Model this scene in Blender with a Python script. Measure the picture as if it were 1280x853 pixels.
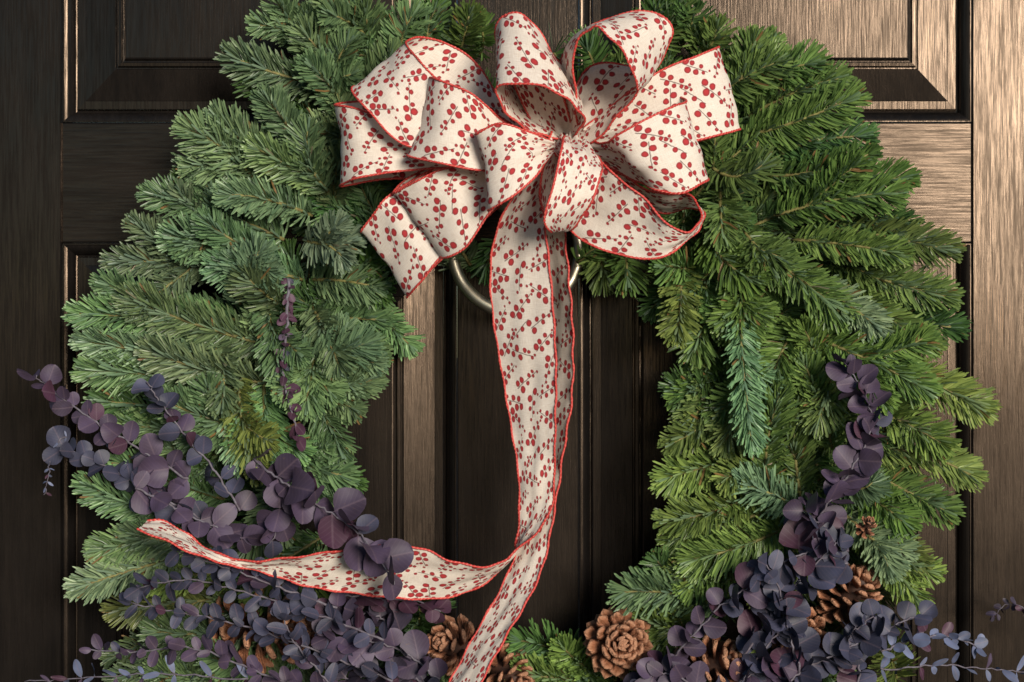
import bpy, math, random
import numpy as np
from mathutils import Vector, Matrix

random.seed(7)
rng = np.random.default_rng(7)
R = math.radians
for o in list(bpy.data.objects):
    bpy.data.objects.remove(o)
scene = bpy.context.scene
COL = scene.collection

# ------------------------------------------------------------------ camera, sky, sun, exposure
CAM_D = 1.60          # metres from the door face
CAM_Z = 1.45
K = 0.0007 / 1.54     # metres per photo pixel per metre of distance
cam_data = bpy.data.cameras.new('camera')
cam_data.sensor_width = 36.0
cam_data.lens = 36.0 / (1280 * K)
cam_data.clip_start = 0.05
cam_data.clip_end = 200
cam = bpy.data.objects.new('camera', cam_data)
cam.location = (0, -CAM_D, CAM_Z)
cam.rotation_euler = (R(90), 0, 0)
COL.objects.link(cam)
scene.camera = cam

SUN_AZ, SUN_EL = 23.0, 11.0      # to the right of the door's axis, above the horizon
world = bpy.data.worlds.new('World')
scene.world = world
world.use_nodes = True
wn = world.node_tree
wn.nodes.clear()
sky = wn.nodes.new('ShaderNodeTexSky')
sky.sky_type = 'NISHITA'
sky.sun_disc = False
sky.sun_elevation = R(SUN_EL)
sky.sun_rotation = R(180 - SUN_AZ)
sky.altitude = 50
sky.air_density = 1.0
sky.dust_density = 0.2
sky.ozone_density = 3.0
bg = wn.nodes.new('ShaderNodeBackground')
bg.inputs['Strength'].default_value = 0.095
wo = wn.nodes.new('ShaderNodeOutputWorld')
wn.links.new(sky.outputs[0], bg.inputs[0])
wn.links.new(bg.outputs[0], wo.inputs[0])

sun_data = bpy.data.lights.new('sun', 'SUN')
sun_data.energy = 5.0
sun_data.angle = R(22)
sun_data.color = (1.0, 0.91, 0.80)
sun = bpy.data.objects.new('sun', sun_data)
sd = Vector((math.sin(R(SUN_AZ)) * math.cos(R(SUN_EL)), -math.cos(R(SUN_AZ)) * math.cos(R(SUN_EL)), math.sin(R(SUN_EL))))
sun.rotation_euler = sd.to_track_quat('Z', 'Y').to_euler()
sun.location = sd * 5 + Vector((0, 0, CAM_Z))
COL.objects.link(sun)

scene.view_settings.view_transform = 'Standard'
scene.view_settings.look = 'None'
scene.view_settings.exposure = 0.0
scene.view_settings.gamma = 1.0
scene.view_settings.use_curve_mapping = False

# ------------------------------------------------------------------ helpers
def at(px, py, d):
    """photo pixel + metres in front of the door face -> point in the place"""
    s = K * (CAM_D - d)
    return np.array([(px - 640) * s, -d, CAM_Z + (426.5 - py) * s])

WPOS = {}
def link(o, parent=None, M=None):
    COL.objects.link(o)
    M = M if M is not None else Matrix.Identity(4)
    if parent is not None:
        o.parent = parent
        o.matrix_basis = WPOS[parent.name].inverted() @ M
    else:
        o.matrix_basis = M
    WPOS[o.name] = M.copy()
    return o

def mesh_of(name, verts, faces, mat=None, smooth=True, uvs=None):
    me = bpy.data.meshes.new(name)
    verts = np.asarray(verts, dtype=float)
    me.from_pydata(verts.tolist(), [], [list(map(int, f)) for f in faces])
    if mat: me.materials.append(mat)
    if smooth: me.polygons.foreach_set('use_smooth', [True] * len(me.polygons))
    if uvs is not None:
        uv = me.uv_layers.new(name='UVMap')
        li = np.empty(len(me.loops), dtype=np.int32)
        me.loops.foreach_get('vertex_index', li)
        uv.data.foreach_set('uv', np.asarray(uvs, dtype=np.float32)[li].ravel())
    me.update()
    return me

def obj(name, verts, faces, mat, parent=None, origin=None, smooth=True, uvs=None):
    verts = np.asarray(verts, dtype=float)
    if origin is None: origin = verts.mean(axis=0)
    origin = np.asarray(origin, dtype=float)
    me = mesh_of(name, verts - origin, faces, mat, smooth, uvs)
    o = bpy.data.objects.new(name, me)
    return link(o, parent, Matrix.Translation(Vector(origin)))

def empty(name, loc):
    o = bpy.data.objects.new(name, None)
    o.empty_display_size = 0.02
    return link(o, None, Matrix.Translation(Vector(loc)))

def tag(o, label, cat, group=None):
    o['label'] = label; o['category'] = cat
    if group: o['group'] = group
    return o

def nrm(v):
    v = np.asarray(v, dtype=float)
    return v / (np.linalg.norm(v, axis=-1, keepdims=True) + 1e-12)

def catmull(P, n):
    P = np.asarray(P, dtype=float)
    Q = np.vstack([2 * P[0] - P[1], P, 2 * P[-1] - P[-2]])
    out = []
    for i in range(len(P) - 1):
        p0, p1, p2, p3 = Q[i:i + 4]
        for t in np.linspace(0, 1, n, endpoint=False):
            out.append(0.5 * ((2 * p1) + (-p0 + p2) * t + (2 * p0 - 5 * p1 + 4 * p2 - p3) * t ** 2 + (-p0 + 3 * p1 - 3 * p2 + p3) * t ** 3))
    out.append(P[-1])
    return np.array(out)

def frames(P):
    P = np.asarray(P, dtype=float)
    T = nrm(np.gradient(P, axis=0))
    ref = np.array([0, -1.0, 0])
    if abs(T[0] @ ref) > 0.9: ref = np.array([0, 0, 1.0])
    N = []
    n = nrm(ref - T[0] * (ref @ T[0]))
    for t in T:
        n = nrm(n - t * (n @ t)); N.append(n)
    N = np.array(N)
    return T, N, np.cross(T, N)

def tube(P, rad, sides=6, cap=True):
    P = np.asarray(P, dtype=float)
    T, N, B = frames(P)
    rad = np.broadcast_to(np.asarray(rad, dtype=float), (len(P),))
    a = np.linspace(0, 2 * math.pi, sides, endpoint=False)
    V = P[:, None, :] + rad[:, None, None] * (np.cos(a)[None, :, None] * N[:, None, :] + np.sin(a)[None, :, None] * B[:, None, :])
    V = V.reshape(-1, 3); F = []
    for i in range(len(P) - 1):
        for j in range(sides):
            k = (j + 1) % sides
            F.append((i * sides + j, i * sides + k, (i + 1) * sides + k, (i + 1) * sides + j))
    if cap:
        F.append(tuple(range(sides - 1, -1, -1)))
        F.append(tuple((len(P) - 1) * sides + j for j in range(sides)))
    return V, F

# ------------------------------------------------------------------ material helpers
class NT:
    def __init__(s, name):
        s.m = bpy.data.materials.new(name); s.m.use_nodes = True
        s.t = s.m.node_tree; s.t.nodes.clear()
        s.out = s.t.nodes.new('ShaderNodeOutputMaterial')
        s.p = s.t.nodes.new('ShaderNodeBsdfPrincipled')
        s.t.links.new(s.p.outputs[0], s.out.inputs[0])
    def n(s, typ, **kw):
        nd = s.t.nodes.new(typ)
        for k, v in kw.items(): setattr(nd, k, v)
        return nd
    def l(s, a, b): s.t.links.new(a, b)
    def setin(s, sock, v):
        if isinstance(v, bpy.types.NodeSocket): s.l(v, sock)
        else: sock.default_value = v
    def math(s, op, a, b=0.0, c=None, clamp=False):
        nd = s.n('ShaderNodeMath', operation=op); nd.use_clamp = clamp
        s.setin(nd.inputs[0], a)
        if len(nd.inputs) > 1: s.setin(nd.inputs[1], b)
        if c is not None: s.setin(nd.inputs[2], c)
        return nd.outputs[0]
    def mix(s, f, a, b, blend='MIX'):
        nd = s.n('ShaderNodeMix', data_type='RGBA', blend_type=blend)
        s.setin(nd.inputs[0], f)
        for sock, v in ((nd.inputs[6], a), (nd.inputs[7], b)):
            if isinstance(v, bpy.types.NodeSocket): s.l(v, sock)
            else: sock.default_value = (*v, 1.0) if len(v) == 3 else v
        return nd.outputs[2]
    def noise(s, vec, scale, detail=4, rough=0.55):
        nd = s.n('ShaderNodeTexNoise'); s.l(vec, nd.inputs['Vector'])
        nd.inputs['Scale'].default_value = scale; nd.inputs['Detail'].default_value = detail
        nd.inputs['Roughness'].default_value = rough
        return nd.outputs['Fac']
    def mapping(s, vec, scale=(1, 1, 1), loc=(0, 0, 0)):
        nd = s.n('ShaderNodeMapping'); s.l(vec, nd.inputs[0])
        nd.inputs['Scale'].default_value = scale; nd.inputs['Location'].default_value = loc
        return nd.outputs[0]
    def ramp(s, f, lo, hi):
        nd = s.n('ShaderNodeMapRange'); s.setin(nd.inputs[0], f)
        nd.inputs[1].default_value = lo; nd.inputs[2].default_value = hi
        return nd.outputs[0]
    def bump(s, h, strength, dist):
        nd = s.n('ShaderNodeBump'); s.l(h, nd.inputs['Height'])
        nd.inputs['Strength'].default_value = strength; nd.inputs['Distance'].default_value = dist
        s.l(nd.outputs[0], s.p.inputs['Normal'])

def wood_paint(name, horizontal=False):
    """aged black-brown gloss paint over open-grained wood"""
    m = NT(name)
    co = m.n('ShaderNodeTexCoord').outputs['Object']
    info = m.n('ShaderNodeObjectInfo')
    off = m.n('ShaderNodeVectorMath', operation='ADD')
    m.l(co, off.inputs[0])
    cmb = m.n('ShaderNodeCombineXYZ')
    r5 = m.math('MULTIPLY', info.outputs['Random'], 7.0)
    for i in range(3): m.l(r5, cmb.inputs[i])
    m.l(cmb.outputs[0], off.inputs[1])
    v = off.outputs[0]
    S = (1, 1, 22) if not horizontal else (22, 1, 1)
    inv = tuple(1.0 / s if s > 1 else 1.0 for s in S)
    g1 = m.noise(m.mapping(v, inv), 620, 5, 0.65)       # fine grain
    g2 = m.noise(m.mapping(v, inv), 170, 5, 0.6)         # broad grain
    bl = m.noise(m.mapping(v, (1, 1, 0.4) if not horizontal else (0.4, 1, 1)), 16, 6, 0.68)                          # blotches of wear
    fine = m.ramp(g1, 0.40, 0.62)
    broad = m.ramp(g2, 0.35, 0.68)
    wear = m.ramp(bl, 0.38, 0.70)
    c = m.mix(broad, (0.0050, 0.0046, 0.0045), (0.0095, 0.0080, 0.0070))
    c = m.mix(m.math('MULTIPLY', fine, 0.5), c, (0.004, 0.0035, 0.0032))
    c = m.mix(m.math('MULTIPLY', wear, 0.35), c, (0.016, 0.0125, 0.0105))
    m.l(c, m.p.inputs['Base Color'])
    ro = m.math('ADD', m.math('MULTIPLY', fine, 0.10), m.math('MULTIPLY', wear, 0.10))
    m.l(m.math('ADD', ro, 0.13), m.p.inputs['Roughness'])
    m.p.inputs['Specular Tint'].default_value = (1.0, 0.74, 0.54, 1)
    pore = m.math('ADD', m.math('MULTIPLY', fine, -0.26), m.math('MULTIPLY', wear, -0.12))
    m.l(m.math('ADD', pore, 0.50, clamp=True), m.p.inputs['Specular IOR Level'])
    h = m.math('ADD', m.math('ADD', m.math('MULTIPLY', g1, 0.7), m.math('MULTIPLY', g2, 0.6)), m.math('MULTIPLY', bl, 0.8))
    m.bump(h, 0.30, 0.0006)
    return m.m

WOOD_V = wood_paint('painted_wood_vertical')
WOOD_H = wood_paint('painted_wood_horizontal', True)

# ------------------------------------------------------------------ unseen ground under the door, added to darken its lower reflections
def ground_mat():
    m = NT('added_dark_ground')
    co = m.n('ShaderNodeTexCoord').outputs['Object']
    a = m.ramp(m.noise(co, 3.0, 6, 0.6), 0.35, 0.65)
    b = m.ramp(m.noise(co, 60, 4), 0.35, 0.65)
    c = m.mix(a, (0.055, 0.052, 0.048), (0.085, 0.078, 0.070))
    m.l(m.mix(m.math('MULTIPLY', b, 0.4), c, (0.04, 0.038, 0.036)), m.p.inputs['Base Color'])
    m.p.inputs['Roughness'].default_value = 0.85
    m.bump(b, 0.4, 0.002)
    return m.m
G = 150.0
ground = obj('ground', [(-G, -G, -0.004), (G, -G, -0.004), (G, G, -0.004), (-G, G, -0.004)], [(0, 1, 2, 3)], ground_mat(), smooth=False)
ground['kind'] = 'structure'

# ------------------------------------------------------------------ the door
PX = K * CAM_D                      # metres per pixel on the door face
def dx(px): return (px - 640) * PX
def dz(py): return CAM_Z + (426.5 - py) * PX

door = empty('door', (0, 0, 0))
tag(door, 'black-brown painted wooden door with raised panels behind the wreath', 'door')
TH = 0.045
def board(name, x0, x1, y0, y1, mat):
    b = 0.0012                       # eased edges
    X0, X1, Z0, Z1 = dx(x0), dx(x1), dz(y1), dz(y0)
    V = [(X0, 0 + b, Z0), (X1, b, Z0), (X1, b, Z1), (X0, b, Z1),
         (X0 + b, 0, Z0 + b), (X1 - b, 0, Z0 + b), (X1 - b, 0, Z1 - b), (X0 + b, 0, Z1 - b),
         (X0, TH, Z0), (X1, TH, Z0), (X1, TH, Z1), (X0, TH, Z1)]
    F = [(4, 5, 6, 7), (0, 1, 5, 4), (1, 2, 6, 5), (2, 3, 7, 6), (3, 0, 4, 7), (8, 9, 1, 0), (9, 10, 2, 1), (10, 11, 3, 2), (11, 8, 0, 3), (11, 10, 9, 8)]
    return obj(name, V, F, mat, door, smooth=False)
XL, XM0, XM1, XR = 77, 571, 724, 1215
YT, YU, YD, YB = -470, 153, 304, 1300
YTOP, YBOT = -640, 2421
board('stile', -90, XL - 0.4, YTOP, YBOT, WOOD_V)
board('stile', XR + 0.4, 1390, YTOP, YBOT, WOOD_V)
board('rail', XL, XR, YTOP, YT - 0.4, WOOD_H)
board('rail', XL, XR, YU + 0.4, YD - 0.4, WOOD_H)
board('rail', XL, XR, YB + 0.4, YBOT, WOOD_H)
board('mullion', XM0 + 0.4, XM1 - 0.4, YT, YU, WOOD_V)
board('mullion', XM0 + 0.4, XM1 - 0.4, YD, YB, WOOD_V)

def ring_sweep(x0, x1, y0, y1, prof):
    """mitred rectangular sweep; prof = [(inset px, depth m behind the face)]"""
    V, F = [], []
    for ins, dep in prof:
        a, b, c, d_ = dx(x0 + ins), dx(x1 - ins), dz(y1 - ins), dz(y0 + ins)
        V += [(a, dep, c), (b, dep, c), (b, dep, d_), (a, dep, d_)]
    for i in range(len(prof) - 1):
        for j in range(4):
            k = (j + 1) % 4
            F.append((i * 4 + j, i * 4 + k, (i + 1) * 4 + k, (i + 1) * 4 + j))
    return V, F
def arc(x0, y0, x1, y1, n, bulge):
    pts = []
    for i in range(n + 1):
        t = i / n
        pts.append((x0 + (x1 - x0) * t, y0 + (y1 - y0) * t - bulge * math.sin(math.pi * t)))
    return pts
MOULD = [(0.2, 0.012), (0.2, 0.0018), (0.8, 0.0012), (2.0, 0.0012)] + arc(2.6, 0.0022, 13.5, 0.0088, 6, 0.0016) + [(14.2, 0.0118), (16.2, 0.0122), (17.0, 0.0098), (17.0, 0.016)]
FIELD = [(17.2, 0.016), (17.2, 0.0086), (18.0, 0.0080), (27.5, 0.0078), (28.3, 0.0075)] + [(66.5, 0.0030), (67.2, 0.0034), (67.8, 0.0050), (69.2, 0.0050),
        (69.8, 0.0020), (70.6, 0.0012), (74.2, 0.0010), (75.0, 0.0016), (75.6, 0.0036), (77.8, 0.0038), (78.6, 0.0010), (79.6, 0.0003), (81.0, 0.0)]
for (x0, x1) in ((XL, XM0), (XM1, XR)):
    for (y0, y1) in ((YT, YU), (YD, YB)):
        V, F = ring_sweep(x0, x1, y0, y1, FIELD)
        n = len(V) - 4
        F.append((n, n + 1, n + 2, n + 3))
        p = obj('raised_panel', V, F, WOOD_V, door, smooth=False)
        V, F = ring_sweep(x0, x1, y0, y1, MOULD)
        obj('moulding', V, F, WOOD_V, p, smooth=False)

# ------------------------------------------------------------------ ring knocker behind the bow
def metal():
    m = NT('brushed_brass')
    co = m.n('ShaderNodeTexCoord').outputs['Object']
    f = m.ramp(m.noise(co, 90, 5, 0.6), 0.35, 0.7)
    m.l(m.mix(f, (0.66, 0.61, 0.47), (0.46, 0.41, 0.30)), m.p.inputs['Base Color'])
    m.p.inputs['Metallic'].default_value = 1.0
    m.l(m.math('ADD', m.math('MULTIPLY', f, 0.2), 0.34), m.p.inputs['Roughness'])
    return m.m
BRASS = metal()
kc = at(645, 312, 0.030)
knocker = empty('ring_knocker', at(645, 225, 0.0))
tag(knocker, 'pale brass ring knocker hanging on the door behind the bow', 'door knocker')
rr = 79 * K * (CAM_D - 0.03)
A = np.linspace(0, 2 * math.pi, 73)
P = np.stack([kc[0] + rr * np.sin(A), np.full_like(A, kc[1]) + 0.006 * np.cos(A), kc[2] + rr * np.cos(A)], 1)
V, F = tube(P, 0.0052 + 0.0006 * np.cos(A * 1.0 + math.pi), 12, False)
obj('ring', V, F, BRASS, knocker)
Vp, Fp = [], []
top = at(645, 228, 0)
prof = [(0.0, 0.034), (0.010, 0.034), (0.014, 0.028), (0.013, 0.016), (0.018, 0.012), (0.028, 0.008), (0.031, 0.004), (0.031, -0.0006)]
for r, h in prof:
    for j in range(24):
        a = 2 * math.pi * j / 24
        Vp.append((top[0] + r * math.cos(a), -h, top[2] + r * math.sin(a)))
for i in range(len(prof) - 1):
    for j in range(24):
        k = (j + 1) % 24
        Fp.append((i * 24 + j, (i + 1) * 24 + j, (i + 1) * 24 + k, i * 24 + k))
obj('backplate', Vp, Fp, BRASS, knocker)

# ------------------------------------------------------------------ fir wreath
def needle_mat():
    m = NT('fir_needles')
    geo = m.n('ShaderNodeNewGeometry'); info = m.n('ShaderNodeObjectInfo')
    rnd = geo.outputs['Random Per Island']
    tint = info.outputs['Color']
    dark = m.mix(1.0, tint, (0.55, 0.62, 0.60), 'MULTIPLY')
    light = m.mix(1.0, tint, (1.45, 1.38, 1.25), 'MULTIPLY')
    c = m.mix(rnd, dark, light)
    old = m.math('GREATER_THAN', rnd, 0.985)
    c = m.mix(old, c, (0.22, 0.13, 0.05))
    under = m.mix(0.45, c, (0.17, 0.25, 0.19))
    c = m.mix(geo.outputs['Backfacing'], c, under)
    m.l(c, m.p.inputs['Base Color'])
    m.p.inputs['Roughness'].default_value = 0.36
    m.p.inputs['Specular IOR Level'].default_value = 0.5
    tr = m.n('ShaderNodeBsdfTranslucent'); m.l(c, tr.inputs[0])
    ms = m.n('ShaderNodeMixShader'); ms.inputs[0].default_value = 0.30
    m.l(m.p.outputs[0], ms.inputs[1]); m.l(tr.outputs[0], ms.inputs[2]); m.l(ms.outputs[0], m.out.inputs[0])
    return m.m
def twig_mat(name, a, b):
    m = NT(name)
    co = m.n('ShaderNodeTexCoord').outputs['Object']
    f = m.ramp(m.noise(co, 300, 4), 0.35, 0.65)
    m.l(m.mix(f, a, b), m.p.inputs['Base Color'])
    m.p.inputs['Roughness'].default_value = 0.7
    m.bump(f, 0.4, 0.0004)
    return m.m
NEEDLE = needle_mat()
TWIG = twig_mat('fir_bark', (0.20, 0.19, 0.055), (0.13, 0.10, 0.035))

wreath = empty('fir_wreath', at(650, 480, 0.0))
tag(wreath, 'large green fir branch wreath hanging on the dark door', 'wreath')
A = np.linspace(0, 2 * math.pi, 97)
c0 = at(650, 470, 0.03)
P = np.stack([c0[0] + 0.255 * np.sin(A), np.full_like(A, -0.022), c0[2] + 0.255 * np.cos(A)], 1)
V, F = tube(P, 0.004, 8, False)
obj('wire_frame', V, F, twig_mat('green_wire', (0.012, 0.02, 0.01), (0.008, 0.014, 0.008)), wreath)

def spine_of(base, tip, facing, bulge, bend):
    side = nrm(np.cross(tip - base, facing))
    ctrl = (base + tip) / 2 + facing * bulge + side * bend
    return ctrl
def bez(base, ctrl, tip, t):
    return (1 - t) ** 2 * base + 2 * t * (1 - t) * ctrl + t ** 2 * tip
def needles_on(base, ctrl, tip, facing, nl, dens, wide, u0=0.0):
    L = np.linalg.norm(tip - base)
    n = int(L * 100 * dens)
    u = (np.arange(n) + rng.random(n)) / n
    u = u0 + (1 - u0) * u ** 0.93
    tip_n = 30
    u = np.concatenate([u, 0.965 + 0.035 * rng.random(tip_n)])
    n = len(u)
    tt = u[:, None]
    Pb = (1 - tt) ** 2 * base + 2 * tt * (1 - tt) * ctrl + tt ** 2 * tip
    T = nrm(2 * (1 - tt) * (ctrl - base) + 2 * tt * (tip - ctrl))
    N = nrm(facing[None, :] - T * (T @ facing)[:, None])
    B = np.cross(T, N)
    s = rng.random(n) * 2 - 1
    phi = np.sign(s) * np.abs(s) ** 0.52 * R(106)
    phi += rng.normal(0, 0.12, n)
    ang = R(72) - R(12) * u + rng.normal(0, R(8), n)
    nearTip = np.clip((u - 0.86) / 0.14, 0, 1)
    ang = ang * (1 - nearTip) + nearTip * np.abs(rng.normal(R(26), R(16), n))
    ang *= 0.64 + 0.36 * np.abs(np.sin(phi))
    cp, sp_ = np.cos(phi)[:, None], np.sin(phi)[:, None]
    rad = cp * N + sp_ * B
    D = nrm(np.cos(ang)[:, None] * T + np.sin(ang)[:, None] * rad)
    ln = nl * (0.74 + 0.26 * np.abs(np.sin(phi))) * rng.uniform(0.82, 1.12, n) * (1 - 0.30 * nearTip) * (0.80 + 0.20 * np.clip(u * 5, 0, 1))
    fn = np.abs(sp_) * N + np.abs(cp) * T * 0.9 + rng.normal(0, 0.28, (n, 3))
    fn = nrm(fn - D * np.sum(fn * D, 1, keepdims=True))
    W = np.cross(D, fn)
    # bend along the needle towards the tip of the shoot and up
    curl = (T * 0.9 + N * 0.35)
    curl = curl - D * np.sum(curl * D, 1, keepdims=True)
    cam_amt = ln[:, None] * rng.uniform(0.12, 0.42, n)[:, None]
    wid = (0.00096 * wide) * rng.uniform(0.85, 1.15, n)[:, None]
    vs = []
    for (q, w) in ((0.0, 0.55), (0.45, 1.05), (0.93, 0.85)):
        C = Pb + D * (ln[:, None] * q) + curl * cam_amt * (q * q)
        for k in (-1, 0, 1):
            vs.append(C + W * (wid * w * k) - fn * (0.0005 * w if k == 0 else 0))
    vs.append(Pb + D * ln[:, None] + curl * cam_amt)
    Vn = np.stack(vs, 1).reshape(-1, 3)
    return Vn, n
def make_sprig(base, tip, facing, nl=0.021, tint=(0.06, 0.12, 0.035), dens=29.0, bulge=0.01, bend=0.0, wide=1.0, lateral=0):
    base, tip, facing = np.array(base), np.array(tip), nrm(facing)
    tips = [(base, spine_of(base, tip, facing, bulge, bend), tip, 1.0)]
    d = tip - base; L = np.linalg.norm(d); side = nrm(np.cross(d, facing))
    for q in range(lateral):
        t0 = rng.uniform(0.22, 0.5)
        b0 = bez(base, tips[0][1], tip, t0)
        sg = 1 if q % 2 else -1
        an = R(rng.uniform(30, 50))
        e = b0 + (nrm(d) * math.cos(an) + side * sg * math.sin(an) + facing * rng.uniform(-0.15, 0.2)) * L * rng.uniform(0.38, 0.55)
        tips.append((b0, spine_of(b0, e, facing, rng.uniform(0, 0.006), -sg * rng.uniform(0, 0.006)), e, 0.8))
    VV, FF, NV, n = [], [], [], 0
    for (p0, pc, p1, k) in tips:
        t = np.linspace(0, 1, 13)[:, None]
        tv, tf = tube(bez(p0, pc, p1, t), np.linspace(0.0018, 0.0009, 13) * k, 5)
        o_ = sum(len(x) for x in VV)
        VV.append(tv); FF += [tuple(o_ + i for i in f) for f in tf]
        nv, cnt = needles_on(p0, pc, p1, facing, nl * (1 if k == 1 else 0.9), dens, wide)
        NV.append(nv); n += cnt
    sp = obj('fir_sprig', np.vstack(VV), FF, TWIG, wreath, origin=base)
    Vn = np.vstack(NV)
    pat = [(0, 1, 4, 3), (1, 2, 5, 4), (3, 4, 7, 6), (4, 5, 8, 7), (6, 7, 9), (7, 8, 9)]
    me = bpy.data.meshes.new('needles')
    off = np.arange(n) * 10
    quads = np.concatenate([np.array(p)[None, :] + off[:, None] for p in pat[:4]])
    tris = np.concatenate([np.array(p)[None, :] + off[:, None] for p in pat[4:]])
    loops = np.concatenate([quads.ravel(), tris.ravel()]).astype(np.int32)
    nq, ntr = len(quads), len(tris)
    me.vertices.add(len(Vn)); me.loops.add(len(loops)); me.polygons.add(nq + ntr)
    me.vertices.foreach_set('co', (Vn - base).astype(np.float32).ravel())
    me.loops.foreach_set('vertex_index', loops)
    st = np.concatenate([np.arange(nq) * 4, nq * 4 + np.arange(ntr) * 3]).astype(np.int32)
    me.polygons.foreach_set('loop_start', st)
    me.polygons.foreach_set('use_smooth', np.ones(nq + ntr, dtype=bool))
    me.update(calc_edges=True)
    me.materials.append(NEEDLE)
    o = bpy.data.objects.new('needles', me)
    link(o, sp, Matrix.Translation(Vector(base)))
    o.color = (*tint, 1.0)
    o['kind'] = 'stuff'
    return sp

def tint_at(px, py, kind=None):
    """needle colour by the branch it came from: bluer on the left, deeper on the right, yellower low right"""
    base = np.array([0.100, 0.154, 0.072]) if px < 560 else np.array([0.082, 0.132, 0.038])
    if px > 560 and py > 540: base = np.array([0.106, 0.156, 0.044])
    if kind == 'b': base = np.array([0.116, 0.176, 0.100])
    if kind == 'y': base = np.array([0.118, 0.165, 0.046])
    if kind == 'd': base = np.array([0.055, 0.105, 0.034])
    return tuple(base * rng.uniform(1.2, 2.05) * (1 + rng.normal(0, 0.05, 3)))

# (base x, base y, tip x, tip y, depth of tip in mm, kind)
SHOOTS = [
 # upper left, outward
 (400,80,335,-15,70,''),(440,60,395,-30,70,''),(415,110,278,68,85,''),(390,140,300,85,70,'d'),(430,110,372,30,88,''),(345,265,226,152,88,''),
 (370,220,262,142,78,''),(385,200,325,112,92,''),(355,300,177,238,82,''),(350,270,215,222,70,'d'),(340,330,205,292,92,'b'),(330,345,128,325,82,''),
 (350,310,170,285,76,'b'),(300,400,84,392,86,''),(320,400,120,352,80,'b'),(300,440,92,425,92,'b'),(330,430,150,370,100,''),(290,480,97,462,90,''),
 (300,520,110,500,82,'d'),(340,480,175,435,100,''),(310,560,130,530,80,''),(330,540,200,500,98,''),(270,650,95,602,90,''),(300,630,140,575,82,''),
 (250,690,86,738,92,'b'),(280,670,110,690,84,''),(310,680,150,665,88,'b'),(320,720,180,730,80,'y'),(290,750,132,765,70,'y'),(310,790,180,790,70,''),
 (420,130,440,40,90,''),(440,150,380,70,92,''),(400,230,310,180,100,''),(390,270,270,240,102,'b'),(360,330,245,270,104,''),(380,350,260,330,106,'b'),
 # inner left
 (350,440,482,455,88,'b'),(360,400,487,400,82,''),(370,500,480,470,92,''),(350,470,470,425,98,'b'),(380,470,432,575,86,''),(340,550,440,600,76,''),
 (360,560,455,610,70,'d'),(300,470,325,600,112,'y'),(330,480,345,600,104,''),(290,490,305,590,106,'b'),(390,350,482,360,92,''),(380,300,452,300,118,'b'),
 (410,330,492,370,84,'d'),(330,360,350,480,104,''),(390,380,430,470,100,''),(300,380,330,300,108,'b'),(360,390,300,340,108,''),(420,260,430,180,92,''),
 (410,240,380,150,98,''),(450,210,420,110,80,''),(440,120,500,60,78,''),(400,420,380,520,104,''),(260,420,280,520,104,''),(350,600,300,700,90,''),
 # top
 (480,80,450,0,70,''),(500,90,520,5,76,''),(545,90,545,-5,72,'d'),(570,80,590,5,80,''),(600,70,600,15,70,''),(470,60,400,10,86,''),(520,60,560,20,66,''),
 (745,100,725,45,50,'d'),(690,80,705,60,40,'d'),(800,80,830,-10,70,'d'),(820,60,860,-10,72,''),(860,80,905,25,74,''),(850,60,870,5,72,'d'),
 # upper right
 (870,110,975,45,80,''),(890,120,985,70,90,''),(900,120,1030,75,84,''),(930,150,1062,92,84,''),(930,170,1078,118,92,''),(890,210,968,206,104,''),
 (920,190,1095,168,84,'d'),(960,220,1100,190,96,''),(980,240,1145,222,88,''),(970,270,1130,240,100,''),(1010,280,1150,280,90,'d'),(1040,285,1198,315,90,''),
 (990,300,1140,320,104,''),(900,240,905,310,88,''),(930,290,975,350,100,''),(880,290,950,360,96,''),(880,250,905,320,82,'d'),(850,330,846,432,100,'y'),
 (890,390,862,450,84,''),(925,400,941,568,118,'b'),(960,320,1062,400,106,''),(990,350,1112,420,104,'b'),(1040,330,1198,375,90,''),(1060,390,1205,412,80,'d'),
 (1010,420,1168,492,112,''),(1060,360,1175,440,100,''),(1090,450,1240,516,84,'y'),(1060,500,1190,560,92,''),(1080,560,1228,598,90,'y'),(1070,580,1195,645,96,'y'),
 (1060,600,1140,660,96,''),(1070,660,1158,765,92,'y'),(1060,640,1155,710,86,'y'),(1050,640,1120,720,102,'b'),(1050,610,1105,600,114,'b'),
 # inner right
 (930,500,832,480,74,'d'),(920,500,830,562,88,''),(890,440,842,510,76,''),(930,570,818,602,92,'y'),(950,610,822,655,96,'y'),(970,640,828,680,86,'y'),
 (980,660,850,705,94,''),(960,640,975,480,100,''),(1000,620,990,470,94,''),(1040,560,1000,440,92,''),(940,570,895,610,96,''),(1010,640,920,600,98,'b'),
 (1010,560,960,470,96,''),(1040,480,1000,400,96,''),(870,340,815,330,80,''),(780,310,785,362,60,''),(752,305,760,360,40,''),(618,300,600,350,20,'d'),
 (960,370,880,405,74,''),(930,410,852,500,76,''),(980,460,885,525,84,''),(970,340,900,425,86,''),(1010,500,925,530,84,''),(900,330,850,400,78,'d'),(905,450,852,545,80,''),(950,460,900,565,90,''),(1000,400,960,480,98,''),(1040,440,1020,540,98,''),(930,350,935,430,98,''),
 # lower
 (930,720,835,712,96,'y'),(910,760,765,738,96,'b'),(890,730,790,720,84,'d'),(930,690,850,740,92,''),(740,840,635,795,70,'d'),(770,850,690,800,76,''),
 (760,850,640,840,80,''),(880,790,790,770,84,''),(470,830,560,740,50,'d'),(540,800,520,745,60,'d'),(420,850,440,750,70,'y'),(330,830,250,820,80,''),
 (270,850,180,840,70,''),(990,850,930,800,80,''),(1040,850,960,840,80,''),(1120,850,1100,790,70,'y'),(480,790,380,760,70,'y'),(360,760,300,740,80,'y'),
]
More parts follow.
